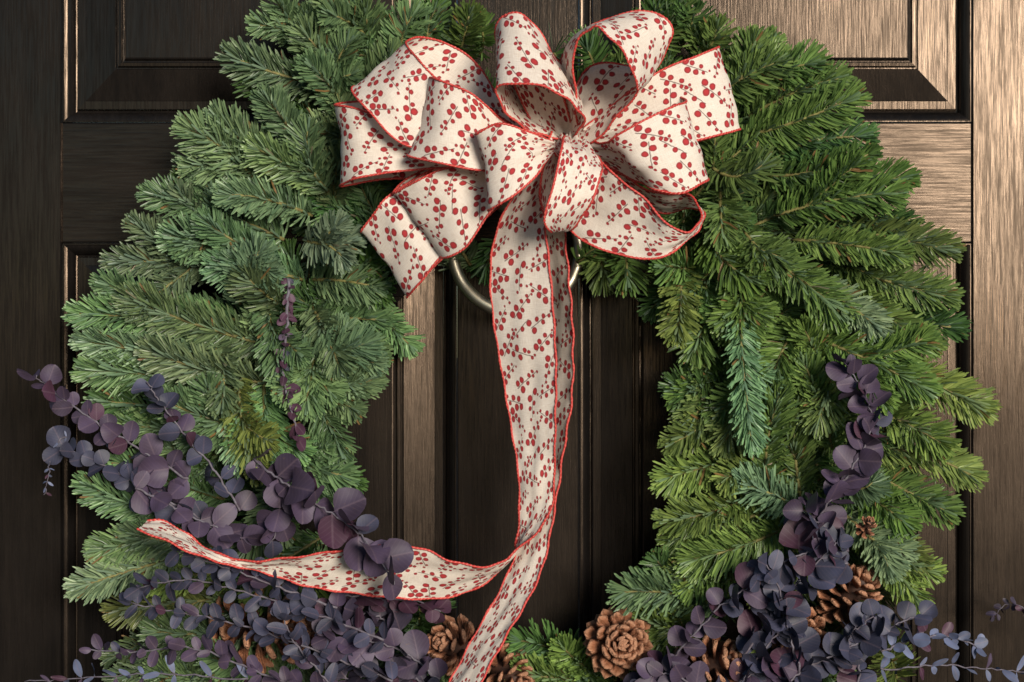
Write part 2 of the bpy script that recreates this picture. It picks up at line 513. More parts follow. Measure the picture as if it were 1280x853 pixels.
for (bx, by, tx, ty, d, kind) in SHOOTS:
    d /= 1000
    ll = math.hypot(tx - bx, ty - by); tx -= (tx - bx) / ll * 15; ty -= (ty - by) / ll * 15
    base = at(bx, by, max(0.02, d - rng.uniform(0.025, 0.045)))
    tip = at(tx, ty, d * rng.uniform(0.86, 1.0))
    out = nrm(np.array([tx - 650, 0, -(ty - 470)]))
    face = np.array([0, -1.0, 0]) + out * rng.uniform(-0.1, 0.35) + rng.normal(0, 0.17, 3)
    if face[1] > -0.5: face[1] = -0.5
    make_sprig(base, tip, face, nl=rng.uniform(0.0195, 0.0255), tint=tint_at(tx, ty, kind), bulge=rng.uniform(0.004, 0.016), bend=rng.normal(0, 0.007), lateral=int(rng.choice([0, 0, 0, 0, 1, 2])))

OUTER = [(345,-60),(300,40),(235,140),(170,235),(85,390),(98,500),(92,600),(88,735),(140,800),(120,960),(640,1040),(1150,960),(1150,780),(1222,600),(1225,515),(1200,400),(1190,310),(1130,220),(1065,95),(975,35),(870,-20),(760,40),(640,30),(540,-10),(440,-40)]
HOLE = [(470,340),(640,335),(825,330),(838,430),(832,520),(818,600),(822,680),(790,730),(740,790),(640,805),(555,775),(500,740),(470,660),(430,590),(480,480),(490,400)]
def inside(poly, x, y):
    c = False; j = len(poly) - 1
    for i in range(len(poly)):
        xi, yi = poly[i]; xj, yj = poly[j]
        if (yi > y) != (yj > y) and x < (xj - xi) * (y - yi) / (yj - yi) + xi: c = not c
        j = i
    return c
count = 0; tries = 0
while count < 300 - len(SHOOTS) and tries < 30000:
    tries += 1
    x, y = rng.uniform(80, 1230), rng.uniform(-40, 900)
    if not inside(OUTER, x, y) or inside(HOLE, x, y): continue
    out = np.array([x - 650, y - 470.0]); r = np.linalg.norm(out); out /= r
    tang = np.array([-out[1], out[0]]) * (-1 if x < 650 else 1)      # both sides sweep: up on the left, down on the right
    v = out * (1 if r > 330 else rng.choice([1, -0.5])) + tang * rng.uniform(-0.4, 0.7)
    v /= np.linalg.norm(v)
    Lp = rng.uniform(95, 165)
    tx, ty = x + v[0] * Lp, y + v[1] * Lp
    if not inside(OUTER, x + v[0] * (Lp + 62), y + v[1] * (Lp + 62)) or inside(HOLE, x + v[0] * (Lp + 34), y + v[1] * (Lp + 34)) or inside(HOLE, tx, ty) or inside(HOLE, x + v[0] * Lp * .5, y + v[1] * Lp * .5): continue
    d = rng.uniform(0.030, 0.064)
    face = np.array([0, -1.0, 0]) + rng.normal(0, 0.35, 3); face[1] = min(face[1], -0.4)
    make_sprig(at(x, y, max(0.015, d - 0.02)), at(tx, ty, d), face, nl=rng.uniform(0.0185, 0.0235),
               tint=tint_at(tx, ty, 'd' if rng.random() < 0.35 else ''), dens=24, bulge=rng.uniform(0, 0.012), bend=rng.normal(0, 0.006), lateral=2)
    count += 1

# ------------------------------------------------------------------ ribbon
RW = 0.066       # ribbon width
TILE = 0.105     # print repeat
def ribbon_mat():
    m = NT('berry_print_linen')
    prnd = random.Random(21)
    uv = m.n('ShaderNodeUVMap').outputs[0]
    sep = m.n('ShaderNodeSeparateXYZ'); m.l(uv, sep.inputs[0])
    vv = m.math('FLOORED_MODULO', sep.outputs[1], TILE)
    cmb = m.n('ShaderNodeCombineXYZ'); m.l(sep.outputs[0], cmb.inputs[0]); m.l(vv, cmb.inputs[1])
    # slight wobble so that berries are not perfect circles
    nz = m.n('ShaderNodeTexNoise'); m.l(cmb.outputs[0], nz.inputs['Vector']); nz.inputs['Scale'].default_value = 420; nz.inputs['Detail'].default_value = 2
    wob = m.n('ShaderNodeVectorMath', operation='MULTIPLY_ADD')
    m.l(nz.outputs['Color'], wob.inputs[0]); wob.inputs[1].default_value = (0.0011, 0.0011, 0); wob.inputs[2].default_value = (-0.00055, -0.00055, 0)
    ad = m.n('ShaderNodeVectorMath', operation='ADD'); m.l(cmb.outputs[0], ad.inputs[0]); m.l(wob.outputs[0], ad.inputs[1])
    p = ad.outputs[0]
    dots, segs = [], []
    def free(x, y, r):
        for (a, b, c) in dots:
            dy = abs((b - y + TILE / 2) % TILE - TILE / 2)
            if math.hypot(a - x, dy) < c + r + 0.0003: return False
        return True
    for (i, j) in [(i, j) for i in range(3) for j in range(5)]:
        cx = (i + 0.5 + prnd.uniform(-0.2, 0.2)) * RW / 3
        cy = (j + 0.5 + prnd.uniform(-0.15, 0.15) + 0.4 * (i % 2)) * TILE / 5
        a = prnd.choice([0.5, 0.9, 2.2, 2.7, -0.6, -1.0, 1.4, 3.6]) + prnd.uniform(-0.3, 0.3)
        ca, sa = math.cos(a), math.sin(a)
        L = prnd.uniform(0.022, 0.029)
        segs.append((cx - ca * L * .5, cy - sa * L * .5, cx + ca * L * .45, cy + sa * L * .45))
        nd = prnd.choice([6, 7, 7, 8])
        for q in range(nd):
            for attempt in range(6):
                t = -0.45 + 0.95 * q / (nd - 1) + prnd.uniform(-0.05, 0.05)
                r = (0.0031 - 0.0018 * q / (nd - 1)) * prnd.uniform(0.82, 1.15)
                side = (1 if (q + attempt) % 2 else -1) * (r + prnd.uniform(-0.0006, 0.0012))
                x, y = cx + ca * L * t - sa * side, cy + sa * L * t + ca * side
                if free(x, y, r): dots.append((x, y, r)); break
    dd = []
    for (x, y, r) in dots:
        dd.append((x, y % TILE, r))
        if y % TILE < 0.004: dd.append((x, y % TILE + TILE, r))
        if y % TILE > TILE - 0.004: dd.append((x, y % TILE - TILE, r))
    cur = None
    for (x, y, r) in dd:
        nd = m.n('ShaderNodeVectorMath', operation='DISTANCE'); m.l(p, nd.inputs[0]); nd.inputs[1].default_value = (x, y, 0)
        dsub = m.math('SUBTRACT', nd.outputs['Value'], r)
        cur = dsub if cur is None else m.math('MINIMUM', cur, dsub)
    dot = m.ramp(cur, 0.00025, -0.00025)
    core = m.ramp(cur, -0.0002, -0.0019)
    cs = None
    for (x0, y0, x1, y1) in segs:
        # distance to a segment: |pa - ba*h|
        bx, by = x1 - x0, y1 - y0
        sub = m.n('ShaderNodeVectorMath', operation='SUBTRACT'); m.l(p, sub.inputs[0]); sub.inputs[1].default_value = (x0, y0, 0)
        dt = m.n('ShaderNodeVectorMath', operation='DOT_PRODUCT'); m.l(sub.outputs[0], dt.inputs[0]); q = bx * bx + by * by
        dt.inputs[1].default_value = (bx / q, by / q, 0)
        h = m.math('ADD', dt.outputs['Value'], 0.0, clamp=True)
        sc = m.n('ShaderNodeVectorMath', operation='SCALE'); sc.inputs[0].default_value = (bx, by, 0); m.l(h, sc.inputs['Scale'])
        ds = m.n('ShaderNodeVectorMath', operation='DISTANCE'); m.l(sub.outputs[0], ds.inputs[0]); m.l(sc.outputs[0], ds.inputs[1])
        cs = ds.outputs['Value'] if cs is None else m.math('MINIMUM', cs, ds.outputs['Value'])
    stem = m.ramp(cs, 0.00062, 0.0002)
    # linen weave
    def thread(sock):
        s1 = m.math('SINE', m.math('MULTIPLY', sock, 2 * math.pi / 0.0011))
        return m.math('MULTIPLY_ADD', s1, 0.5, 0.5)
    wx, wy = thread(sep.outputs[0]), thread(sep.outputs[1])
    weave = m.math('MULTIPLY', wx, wy)
    sl = m.noise(m.mapping(uv, (1, 14, 1)), 130, 3); sl2 = m.noise(m.mapping(uv, (14, 1, 1)), 130, 3)
    slub = m.ramp(m.math('ADD', sl, sl2), 0.75, 1.25)
    base = m.mix(slub, (0.86, 0.79, 0.69), (0.68, 0.58, 0.485))
    base = m.mix(m.math('MULTIPLY', m.math('SUBTRACT', 1.0, weave), 0.16), base, (0.42, 0.34, 0.26))
    red = m.mix(core, (0.24, 0.004, 0.012), (0.42, 0.007, 0.016))
    c = m.mix(m.math('MULTIPLY', stem, 0.8), base, (0.10, 0.065, 0.055))
    c = m.mix(m.math('MULTIPLY', dot, 0.95), c, red)
    m.l(c, m.p.inputs['Base Color'])
    m.p.inputs['Roughness'].default_value = 0.85
    m.p.inputs['Specular IOR Level'].default_value = 0.2
    m.bump(weave, 0.35, 0.0004)
    tr = m.n('ShaderNodeBsdfTranslucent'); m.l(c, tr.inputs[0])
    ms = m.n('ShaderNodeMixShader'); ms.inputs[0].default_value = 0.16
    m.l(m.p.outputs[0], ms.inputs[1]); m.l(tr.outputs[0], ms.inputs[2]); m.l(ms.outputs[0], m.out.inputs[0])
    return m.m
def cord_mat():
    m = NT('red_edge_stitching')
    uv = m.n('ShaderNodeUVMap').outputs[0]
    sep = m.n('ShaderNodeSeparateXYZ'); m.l(uv, sep.inputs[0])
    s1 = m.math('SINE', m.math('MULTIPLY', m.math('ADD', sep.outputs[1], m.math('MULTIPLY', sep.outputs[0], 0.0012)), 2 * math.pi / 0.0034))
    cn = m.noise(m.n('ShaderNodeTexCoord').outputs['Object'], 700, 3)
    f = m.math('MULTIPLY', m.ramp(s1, 0.2, 0.9), m.ramp(cn, 0.3, 0.62))
    m.l(m.mix(f, (0.42, 0.022, 0.018), (0.62, 0.16, 0.12)), m.p.inputs['Base Color'])
    m.p.inputs['Roughness'].default_value = 0.65
    return m.m
RIB = ribbon_mat(); CORD = cord_mat()

bow = empty('ribbon_bow', at(705, 185, 0.12))
tag(bow, 'many-looped cream linen ribbon bow with red berry print and long tails', 'bow')

def ribbon(name, rows, voff, sub=8, bulge=0.0015):
    A_ = catmull([at(r[0], r[1], r[2] / 1000) for r in rows], sub)
    B_ = catmull([at(r[3], r[4], r[5] / 1000) for r in rows], sub)
    mid = (A_ + B_) / 2
    v = np.concatenate([[0], np.cumsum(np.linalg.norm(np.diff(mid, axis=0), axis=1))]) + voff
    T = nrm(np.gradient(mid, axis=0)); Nn = nrm(np.cross(T, nrm(B_ - A_)))
    nc = 13
    V, U, F = [], [], []
    ph = rng.uniform(0, 6.28, 3)
    end = np.minimum(v - v[0], v[-1] - v) if name == 'loop' else v - v[0]
    for i in range(len(mid)):
        pl = 0.0034 * math.exp(-end[i] / 0.028)
        for j in range(nc):
            s = j / (nc - 1)
            wav = bulge * math.sin(math.pi * s) * (0.6 + 0.8 * math.sin(v[i] * 46 + ph[0])) + 0.0009 * math.sin(v[i] * 120 + s * 5 + ph[1]) * math.sin(math.pi * s)
            dent = 0.0013 * math.sin(v[i] * 75 + s * 7 + ph[2]) * math.sin(s * 9 - v[i] * 40 + ph[1])
            edge = 0.0008 * math.sin(v[i] * 210 + ph[2] + (3 if j else 0)) if j in (0, nc - 1) else 0
            V.append(A_[i] * (1 - s) + B_[i] * s + Nn[i] * (wav + edge + pl * math.sin(s * 15.5 + ph[0]) + dent * math.sin(math.pi * s))); U.append((s * RW, v[i]))
    for i in range(len(mid) - 1):
        for j in range(nc - 1):
            a = i * nc + j
            F.append((a, a + 1, a + nc + 1, a + nc))
    V = np.array(V)
    o = obj(name, V, F, RIB, bow, origin=V.mean(axis=0), uvs=U)
    for j in (0, nc - 1):
        E = V[j::nc]
        E = catmull(E, 3)
        le = np.concatenate([[0], np.cumsum(np.linalg.norm(np.diff(E, axis=0), axis=1))])
        tv, tf = tube(E, 0.00098 * (1 + 0.22 * np.sin(le / 0.0034 * 6.283) + rng.normal(0, 0.10, len(le))), 6)
        uu = [(k, le[i]) for i in range(len(E)) for k in range(6)]
        obj('wired_edge', tv, tf, CORD, o, uvs=uu)
    return o

LOOPS = [
 # far left loop
 [(655,188,118,655,205,118),(570,150,108,575,222,106),(470,128,112,482,224,104),(418,131,128,427,233,124),(445,136,150,450,222,150),(520,160,150,522,212,150),(650,180,140,655,205,140)],
 # upper left loop
 [(660,185,125,660,165,125),(600,172,112,628,128,104),(530,140,108,592,76,98),(468,110,118,545,50,108),(440,112,142,508,51,134),(462,140,166,524,76,164),(506,181,168,556,108,168),(590,195,155,610,150,155),(660,190,140,660,170,140)],
 # second left loop, nearer
 [(660,170,130,660,195,130),(600,130,140,585,200,136),(552,104,150,530,192,148),(537,97,172,510,195,168),(556,103,190,545,203,188),(594,120,188,598,213,186),(625,148,168,625,212,168),(675,180,150,675,195,150)],
 # lower left loop
 [(660,190,120,670,215,120),(580,195,112,610,255,108),(515,220,120,570,292,116),(492,241,144,550,322,142),(522,226,164,581,310,164),(556,211,166,612,266,166),(610,205,155,645,232,155),(680,190,140,690,205,140)],
 # lowest left loop
 [(660,200,112,670,220,112),(560,210,100,605,275,98),(485,258,98,540,336,96),(452,290,118,508,372,116),(470,264,136,528,350,136),(492,241,140,550,322,140),(570,200,130,605,265,130),(670,190,125,680,210,125)],
 # front left loop
 [(690,178,150,690,190,150),(640,165,165,645,225,165),(606,162,180,618,258,180),(596,168,202,612,262,200),(622,155,212,640,246,212),(655,163,205,668,222,205),(690,178,180,692,190,180)],
 # tall upper loop
 [(705,176,152,695,168,130),(664,165,165,648,112,112),(634,142,180,622,62,122),(620,113,196,624,25,140),(644,104,208,644,17,148),(684,110,208,664,27,148),(714,128,198,694,72,138),(731,151,182,722,117,128),(718,172,160,708,166,126)],
 # back loop inside the tall one
 [(690,182,118,718,182,118),(662,160,112,722,164,112),(636,122,112,716,124,112),(634,86,120,690,86,120),(640,100,138,700,108,138),(668,158,136,715,160,136),(695,180,130,715,180,130)],
 # open upper right loop
 [(722,172,152,712,168,130),(719,112,172,703,104,122),(717,64,188,702,76,126),(731,41,198,724,44,138),(746,34,206,768,20,150),(763,47,210,802,15,156),(778,64,210,827,19,160),(790,86,204,840,39,158),(796,110,194,832,66,150),(796,117,184,812,90,136),(768,150,168,786,82,116),(742,178,152,732,87,112),(716,180,140,712,160,118)],
 # far right loop
 [(720,165,118,720,190,118),(800,105,105,815,190,102),(870,72,108,890,172,104),(899,59,128,924,162,124),(872,70,150,902,168,148),(815,95,152,845,180,150),(730,160,135,735,190,135)],
 # near right loop
 [(725,175,125,728,195,125),(795,124,122,815,215,116),(840,118,138,866,218,134),(857,127,166,885,223,162),(842,133,188,876,230,186),(806,150,196,850,242,194),(769,171,192,818,236,186),(757,180,168,790,222,160),(735,178,145,740,196,142)],
 # lower right loop
 [(728,188,160,702,225,150),(752,203,182,712,285,162),(775,225,192,748,310,172),(805,248,197,793,322,176),(834,280,197,826,322,180),(858,290,190,858,302,172),(874,279,178,875,284,152),(874,258,162,880,268,132),(855,242,148,866,260,112),(815,240,138,822,264,104),(745,200,128,742,222,110)],
 # small centre loop
 [(705,172,165,735,180,165),(703,178,200,752,205,196),(698,205,220,751,218,212),(688,245,224,743,244,216),(680,276,216,730,268,208),(690,291,200,712,287,192),(679,268,184,702,270,172),(676,225,172,702,228,160),(690,185,155,715,190,150)],
]
for i, rows in enumerate(LOOPS):
    ribbon('loop', rows, i * 0.137 + 0.02)
T1 = [(690,195,150,712,200,150),(650,232,146,690,236,156),(622,285,142,682,280,168),(613,340,140,687,335,170),(617,400,140,692,397,170),(628,468,140,695,462,168),(640,540,140,694,530,164),(648,592,140,693,585,156),
      (649,640,134,690,632,150),(646,675,126,672,664,148),(637,702,118,642,691,144),(594,736,118,614,708,146),(549,748,122,568,703,150),(504,748,128,530,687,154),(446,742,132,484,681,158),(385,733,136,416,690,158),
      (330,716,140,340,700,158),(290,707,152,296,700,152),(252,696,166,256,684,144),(224,684,171,233,667,142),(196,671,172,208,653,140),(171,662,168,184,650,142)]
T2 = [(690,200,120,715,205,122),(662,250,100,702,255,130),(662,300,92,707,305,138),(668,360,90,712,360,140),(672,420,90,716,417,140),(672,494,92,715,494,140),(668,560,98,705,560,140),(662,615,108,696,620,140),
      (648,682,124,682,695,146),(627,734,134,664,742,156),(594,793,142,634,793,166),(562,853,148,601,853,174),(530,910,150,570,912,176)]
ribbon('tail', T1, 0.35, sub=7)
ribbon('tail', T2, 0.61, sub=7)
# gathered knot at the centre
kn = []
ribbon('knot', [(690,170,150,718,168,150),(684,182,168,716,186,170),(694,192,176,722,196,176),(704,200,165,730,200,162)], 0.9)

# ------------------------------------------------------------------ pine cones
def cone_mat():
    m = NT('pine_cone_scale')
    co = m.n('ShaderNodeTexCoord').outputs['Object']
    uv = m.n('ShaderNodeUVMap').outputs[0]
    sep = m.n('ShaderNodeSeparateXYZ'); m.l(uv, sep.inputs[0])
    info = m.n('ShaderNodeObjectInfo')
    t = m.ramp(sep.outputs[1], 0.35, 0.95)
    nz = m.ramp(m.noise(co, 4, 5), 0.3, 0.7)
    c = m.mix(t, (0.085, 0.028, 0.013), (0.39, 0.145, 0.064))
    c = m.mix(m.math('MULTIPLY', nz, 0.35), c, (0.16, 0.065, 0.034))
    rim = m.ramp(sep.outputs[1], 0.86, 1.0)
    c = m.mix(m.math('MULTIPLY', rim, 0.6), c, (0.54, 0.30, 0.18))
    c = m.mix(m.math('MULTIPLY', info.outputs['Random'], 0.35), c, (0.13, 0.05, 0.025))
    m.l(c, m.p.inputs['Base Color'])
    m.p.inputs['Roughness'].default_value = 0.6
    m.bump(nz, 0.5, 0.03)
    return m.m
CONE = cone_mat()
CORE = twig_mat('cone_core', (0.05, 0.02, 0.01), (0.03, 0.012, 0.007))
def scale_mesh(v):
    # unit scale: base at origin, along +Y, upper face +Z
    r = random.Random(v)
    rows = [(0.0, 0.16, 0.05), (0.35, 0.24, 0.07), (0.65, 0.44, 0.09), (0.84, 0.54, 0.15), (0.96, 0.48, 0.17), (1.03, 0.26, 0.10)]
    V, F, U = [], [], []
    for (y, w, h) in rows:
        w *= r.uniform(0.92, 1.08)
        z = 0.16 * y * y
        for (sx, sz) in ((-1, -0.3), (-0.55, 0.75), (0, 1.0), (0.55, 0.75), (1, -0.3), (0.5, -0.9), (-0.5, -0.9)):
            V.append((w * sx, y - 0.10 * abs(sx) * (y > 0.8), z + h * sz)); U.append((sx, y))
    n = 7
    for i in range(len(rows) - 1):
        for j in range(n):
            k = (j + 1) % n
            F.append((i * n + j, i * n + k, (i + 1) * n + k, (i + 1) * n + j))
    F.append(tuple((len(rows) - 1) * n + j for j in range(n)))
    return mesh_of('scale', V, F, CONE, True, U)
SCALES = [scale_mesh(i) for i in range(5)]
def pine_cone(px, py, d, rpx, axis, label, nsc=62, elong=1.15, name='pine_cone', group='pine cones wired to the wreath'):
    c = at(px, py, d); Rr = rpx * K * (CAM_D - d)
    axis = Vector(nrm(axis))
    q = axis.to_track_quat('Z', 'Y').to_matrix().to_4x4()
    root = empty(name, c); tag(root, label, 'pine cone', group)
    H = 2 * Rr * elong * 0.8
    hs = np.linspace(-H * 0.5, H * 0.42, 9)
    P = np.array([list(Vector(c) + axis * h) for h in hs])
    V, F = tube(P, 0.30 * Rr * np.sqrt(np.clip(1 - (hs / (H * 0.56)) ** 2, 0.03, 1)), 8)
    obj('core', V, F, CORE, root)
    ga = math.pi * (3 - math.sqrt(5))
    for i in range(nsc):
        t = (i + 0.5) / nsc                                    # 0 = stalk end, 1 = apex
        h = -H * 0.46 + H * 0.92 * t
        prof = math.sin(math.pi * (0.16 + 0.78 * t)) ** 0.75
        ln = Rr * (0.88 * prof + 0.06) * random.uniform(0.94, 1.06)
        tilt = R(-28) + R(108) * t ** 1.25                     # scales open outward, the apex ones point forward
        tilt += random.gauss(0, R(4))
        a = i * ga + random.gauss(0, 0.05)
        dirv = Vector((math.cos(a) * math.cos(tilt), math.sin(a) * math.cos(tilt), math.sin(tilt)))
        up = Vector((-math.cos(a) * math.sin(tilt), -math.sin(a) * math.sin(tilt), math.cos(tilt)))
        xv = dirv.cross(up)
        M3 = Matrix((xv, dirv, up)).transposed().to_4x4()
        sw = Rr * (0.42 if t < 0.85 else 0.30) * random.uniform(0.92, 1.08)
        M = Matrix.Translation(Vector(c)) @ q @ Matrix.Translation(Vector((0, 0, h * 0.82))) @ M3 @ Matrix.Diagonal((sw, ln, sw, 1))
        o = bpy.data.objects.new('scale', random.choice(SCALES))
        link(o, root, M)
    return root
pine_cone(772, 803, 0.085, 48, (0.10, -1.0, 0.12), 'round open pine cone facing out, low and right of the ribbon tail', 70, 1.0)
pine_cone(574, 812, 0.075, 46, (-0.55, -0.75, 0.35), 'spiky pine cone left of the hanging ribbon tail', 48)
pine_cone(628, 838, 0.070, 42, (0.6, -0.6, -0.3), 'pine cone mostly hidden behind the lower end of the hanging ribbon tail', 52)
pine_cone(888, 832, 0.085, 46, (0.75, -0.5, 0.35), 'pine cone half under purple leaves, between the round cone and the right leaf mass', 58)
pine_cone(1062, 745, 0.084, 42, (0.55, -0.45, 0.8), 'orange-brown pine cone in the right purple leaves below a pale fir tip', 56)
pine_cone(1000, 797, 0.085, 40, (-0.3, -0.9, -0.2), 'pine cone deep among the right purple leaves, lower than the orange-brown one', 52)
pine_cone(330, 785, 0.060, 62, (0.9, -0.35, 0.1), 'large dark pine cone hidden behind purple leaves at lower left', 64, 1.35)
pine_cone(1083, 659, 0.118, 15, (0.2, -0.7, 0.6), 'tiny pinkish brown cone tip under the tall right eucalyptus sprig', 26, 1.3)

# ------------------------------------------------------------------ purple eucalyptus
def leaf_mat():
    m = NT('purple_eucalyptus_leaf')
    info = m.n('ShaderNodeObjectInfo'); uv = m.n('ShaderNodeUVMap').outputs[0]
    co = m.n('ShaderNodeTexCoord').outputs['Object']
    sep = m.n('ShaderNodeSeparateXYZ'); m.l(uv, sep.inputs[0])
    tint = info.outputs['Color']
    off = m.n('ShaderNodeVectorMath', operation='ADD'); m.l(co, off.inputs[0])
    cm = m.n('ShaderNodeCombineXYZ'); m.l(m.math('MULTIPLY', info.outputs['Random'], 20.0), cm.inputs[0]); m.l(cm.outputs[0], off.inputs[1])
    nz = m.ramp(m.noise(off.outputs[0], 1.5, 2, 0.5), 0.3, 0.72)
    bloom = m.mix(1.0, tint, (1.35, 1.4, 1.6), 'MULTIPLY')
    c = m.mix(nz, tint, bloom)
    ax = m.math('ABSOLUTE', sep.outputs[0])
    rib = m.ramp(ax, 0.045, 0.0)
    vein = m.math('SINE', m.math('MULTIPLY', m.math('ADD', sep.outputs[1], m.math('MULTIPLY', ax, -0.9)), 42.0))
    vn = m.ramp(vein, 0.75, 1.0)
    c = m.mix(m.math('MULTIPLY', rib, 0.30), c, (0.16, 0.11, 0.13))
    c = m.mix(m.math('MULTIPLY', vn, 0.10), c, (0.16, 0.12, 0.15))
    sp = m.ramp(m.noise(off.outputs[0], 6, 2, 0.5), 0.70, 0.76)
    c = m.mix(m.math('MULTIPLY', sp, 0.55), c, (0.085, 0.05, 0.035))
    m.l(c, m.p.inputs['Base Color'])
    m.p.inputs['Roughness'].default_value = 0.55
    m.p.inputs['Specular IOR Level'].default_value = 0.35
    m.bump(m.math('MULTIPLY', m.math('ADD', vn, rib), -0.5), 0.07, 0.012)
    return m.m
LEAF = leaf_mat()
STEM = twig_mat('eucalyptus_stem', (0.13, 0.12, 0.145), (0.075, 0.058, 0.075))
def leaf_mesh(v, w):
    r = random.Random(v)
    cup, twist, droop = r.uniform(-0.35, 0.45), r.uniform(-0.35, 0.35), r.uniform(-0.34, 0.22)
    ys = [0.0, 0.07, 0.13, 0.24, 0.42, 0.6, 0.76, 0.89, 0.965, 1.0]
    V, F, U = [], [], []
    nc = 7
    wig = r.uniform(0, 6.28)
    for y in ys:
        if y < 0.08: hw = 0.022
        else:
            t = (y - 0.08) / 0.92
            hw = w * max(0.0, 4 * t * (1 - t)) ** 0.52 * (1.06 - 0.12 * t) + 0.004
        for j in range(nc):
            s = -1 + 2 * j / (nc - 1)
            hx = hw * s * (1 + 0.05 * math.sin(7 * y + wig + s * 2))
            z = cup * (hx * hx) * 2.2 + droop * y * y + twist * hx * y + 0.02 * math.sin(9 * y + wig) * s
            V.append((hx, y, z)); U.append((s * hw, y))
    for i in range(len(ys) - 1):
        for j in range(nc - 1):
            a = i * nc + j
            F.append((a, a + 1, a + nc + 1, a + nc))
    return mesh_of('leaf', V, F, LEAF, True, U)
ROUND = [leaf_mesh(i, w) for i, w in enumerate((0.50, 0.46, 0.53, 0.44, 0.49, 0.40, 0.47, 0.43, 0.51, 0.38))]
OVAL = [leaf_mesh(20 + i, w) for i, w in enumerate((0.30, 0.34, 0.27, 0.32))]
SLIM = [leaf_mesh(40 + i, w) for i, w in enumerate((0.17, 0.20, 0.15))]
TONES = {'p': (0.042, 0.028, 0.046), 'b': (0.030, 0.031, 0.049), 'r': (0.042, 0.016, 0.028), 'd': (0.022, 0.017, 0.028), 's': (0.085, 0.10, 0.15)}
def euc(path, size, label, tone='p', shape=ROUND, d=(100, 115), gap=0.62, stemr=0.0011, start=0.0, pairs=True):
    n = len(path)
    ds = np.linspace(d[0], d[1], n) / 1000
    P = catmull([at(x, y, dd) for (x, y), dd in zip(path, ds)], 10)
    P = P + rng.normal(0, 0.0006, P.shape)
    root = empty('eucalyptus_sprig', P[0]); tag(root, label, 'eucalyptus sprig', 'purple eucalyptus sprigs tucked into the wreath')
    V, F = tube(P, np.linspace(stemr, stemr * 0.55, len(P)), 6)
    obj('stem', V, F, STEM, root)
    le = np.concatenate([[0], np.cumsum(np.linalg.norm(np.diff(P, axis=0), axis=1))])
    T, N, B = frames(P)
    pos = start * le[-1]; k = 0
    px_m = K * (CAM_D - ds.mean())
    view = np.array([0, -1.0, 0])
    while pos <= le[-1] + 1e-6:
        f = pos / le[-1]
        s_px = size[0] + (size[1] - size[0]) * f
        i = min(int(np.searchsorted(le, pos)), len(P) - 1)
        p, t = P[i], T[i]
        b = nrm(np.cross(t, view)); 
        v = nrm(view - t * (view @ t))
        base_a = (0 if k % 2 == 0 else math.pi / 2) + random.gauss(0, 0.35)
        for sgn in ((0, math.pi) if pairs else (random.choice([0, math.pi]),)):
            if random.random() < 0.06: continue
            a = base_a + sgn
            radial = math.cos(a) * b + math.sin(a) * v * 0.75
            beta = R(random.uniform(15, 50))
            dv = nrm(nrm(radial) * math.cos(beta) + t * math.sin(beta) + rng.normal(0, 0.12, 3))
            if dv[1] > 0.45: dv[1] = 0.45; dv = nrm(dv)
            nn = view * 0.95 + np.array([0.25, 0, 0.35]) + rng.normal(0, 0.38, 3) + t * 0.2
            nn = nrm(nn - dv * (nn @ dv))
            xx = nrm(np.cross(dv, nn))
            s = s_px * px_m * random.uniform(0.62, 1.08)
            M = Matrix([[xx[0] * s, dv[0] * s, nn[0] * s, p[0]], [xx[1] * s, dv[1] * s, nn[1] * s, p[1]], [xx[2] * s, dv[2] * s, nn[2] * s, p[2]], [0, 0, 0, 1]])
            o = bpy.data.objects.new('leaf', random.choice(shape))
            link(o, root, M)
            tn = np.array(TONES[tone]) * rng.uniform(0.7, 1.35)
            if random.random() < 0.2: tn = np.array(TONES[random.choice('pbr')]) * rng.uniform(0.8, 1.2)
            o.color = (*tn, 1)
        pos += s_px * px_m * gap * 0.9; k += 1
    return root
# left side
euc([(235,600),(180,565),(120,528),(70,492),(45,470)], (38,26), 'purple eucalyptus sprig reaching farthest left over the bare door stile', 'p', d=(105,98))
euc([(255,650),(190,615),(125,580),(75,558)], (32,30), 'eucalyptus sprig just below the farthest-left one, pointing at the left stile', 'b', d=(105,92))
euc([(82,545),(66,560),(61,590),(56,620)], (11,8), 'tiny thin dangling eucalyptus twig beside the left panel moulding', 's', SLIM, d=(92,88), gap=1.1, stemr=0.0006)
euc([(300,640),(270,590),(238,552),(207,512),(184,478)], (32,25), 'upright purple eucalyptus sprig in the fir left of centre', 'b', d=(108,122), gap=0.75)
euc([(318,575),(350,600),(395,630),(440,660),(472,695),(492,730)], (44,52), 'large-leaved purple eucalyptus sprig curving down over the left ribbon tail', 'p', d=(120,182), gap=0.55)
euc([(372,590),(352,620),(350,650),(338,680)], (36,30), 'round-leaved eucalyptus sprig hanging above the left ribbon tail', 'p', d=(126,120), gap=0.6)
euc([(170,610),(215,632),(258,655),(300,672)], (36,34), 'row of round purple leaves above the tip of the left ribbon tail', 'p', d=(112,118), gap=0.6)
euc([(361,350),(358,410),(354,470),(372,545)], (12,24), 'dark reddish eucalyptus stem hanging upright among the left fir shoots', 'r', OVAL, d=(104,110), gap=0.7, stemr=0.0016)
euc([(420,760),(350,735),(290,712),(225,690)], (30,26), 'eucalyptus sprig running just under the thin left ribbon tip', 'b', d=(118,146), gap=0.7)
euc([(480,800),(400,770),(320,745),(240,725),(175,735)], (32,25), 'eucalyptus sprig across the hidden dark pine cone at lower left', 'b', OVAL, d=(125,112), gap=0.6)
euc([(490,850),(410,820),(330,790),(250,770),(165,755)], (32,24), 'long grey-purple eucalyptus sprig low at left below the pine cone', 'b', OVAL, d=(118,110), gap=0.55)
euc([(400,865),(320,840),(240,810),(170,815),(110,812)], (32,22), 'low eucalyptus sprig ending beside the left panel groove', 'p', OVAL, d=(118,95), gap=0.6)
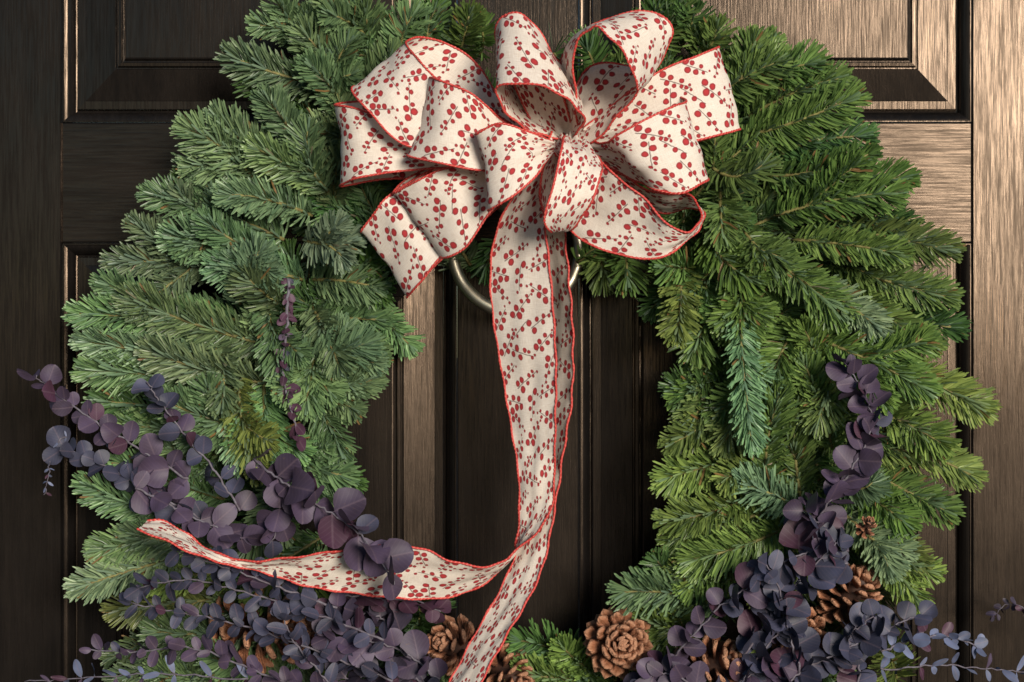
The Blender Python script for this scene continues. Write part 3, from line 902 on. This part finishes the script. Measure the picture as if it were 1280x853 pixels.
euc([(310,852),(200,842),(110,848),(30,852)], (24,24), 'thin bluish eucalyptus stem along the bottom left picture edge', 's', SLIM, d=(112,80), gap=1.0, stemr=0.0008)
euc([(430,745),(480,748),(525,752),(552,765)], (36,26), 'reddish purple leaves just under the left ribbon tail near the hanging tail', 'r', d=(100,112), gap=0.5)
euc([(550,850),(505,815),(455,800),(400,795)], (40,32), 'broad purple eucalyptus sprig left of the spiky pine cone', 'p', d=(105,118), gap=0.5)
euc([(560,870),(520,850),(470,845),(420,850)], (40,34), 'purple eucalyptus leaves at the bottom edge left of the hanging tail', 'd', d=(100,108), gap=0.5)
euc([(430,880),(400,840),(370,805),(352,770)], (32,26), 'upright eucalyptus sprig standing in front of the dark pine cone', 'b', OVAL, d=(112,138), gap=0.6)
euc([(500,790),(470,770),(440,765),(400,770)], (34,28), 'deep purple leaf cluster under the middle of the left ribbon tail', 'd', d=(98,110), gap=0.5)
# right side
euc([(1000,690),(1035,630),(1065,585),(1090,530),(1078,490),(1058,455)], (44,29), 'tall plum eucalyptus sprig climbing the right fir branches', 'p', d=(108,124), gap=0.34)
euc([(1060,690),(1030,660),(1005,640)], (40,36), 'short wide eucalyptus leaves at the foot of the tall right sprig', 'p', d=(116,122), gap=0.6)
euc([(930,820),(965,770),(1000,725),(1045,680)], (36,36), 'bluish eucalyptus sprig rising toward the tiny cone tip on the right', 'b', d=(112,126), gap=0.42)
euc([(795,870),(835,830),(870,790),(905,755),(935,735)], (46,34), 'big plum eucalyptus leaves between the round pine cone and the right leaf mass', 'p', d=(104,126), gap=0.55)
euc([(1000,840),(985,790),(975,740),(955,700)], (38,30), 'upright slate eucalyptus sprig left of the orange-brown pine cone', 'b', d=(118,130), gap=0.45)
euc([(960,870),(1010,835),(1060,810),(1110,785),(1150,770)], (40,30), 'slate eucalyptus sprig below the orange-brown pine cone, pointing right', 'b', d=(118,112), gap=0.45)
euc([(1100,815),(1140,800),(1185,795),(1222,808)], (27,20), 'bluish narrow-leaved eucalyptus sprig tip over the right panel edge', 's', OVAL, d=(108,86), gap=0.62)
euc([(1100,838),(1170,832),(1240,836),(1300,842)], (26,26), 'thin pale eucalyptus stem along the bottom right picture edge', 's', SLIM, d=(104,70), gap=1.0, stemr=0.0008)
euc([(1310,790),(1285,765),(1262,755),(1240,772)], (16,12), 'small faint eucalyptus twig against the right door stile', 'd', OVAL, d=(60,45), gap=0.8, stemr=0.0006)
euc([(905,880),(935,840),(965,800),(990,770)], (38,32), 'eucalyptus sprig at the bottom edge right of the half-covered pine cone', 'b', d=(108,122), gap=0.45)
euc([(1060,880),(1075,840),(1060,800),(1090,770)], (38,30), 'dark slate eucalyptus sprig at bottom right under the narrow-leaved tip', 'b', d=(108,118), gap=0.45)
euc([(1020,880),(1000,850),(960,835),(930,850)], (38,34), 'purple eucalyptus leaves along the bottom edge at lower right', 'p', d=(104,114), gap=0.5)
euc([(1060,705),(1020,690),(985,700),(940,725)], (34,28), 'slate eucalyptus leaves above the orange-brown pine cone', 'b', d=(116,126), gap=0.5)
euc([(870,860),(845,845),(815,845),(800,870)], (40,36), 'plum leaves touching the lower right of the round pine cone', 'p', d=(112,124), gap=0.5)
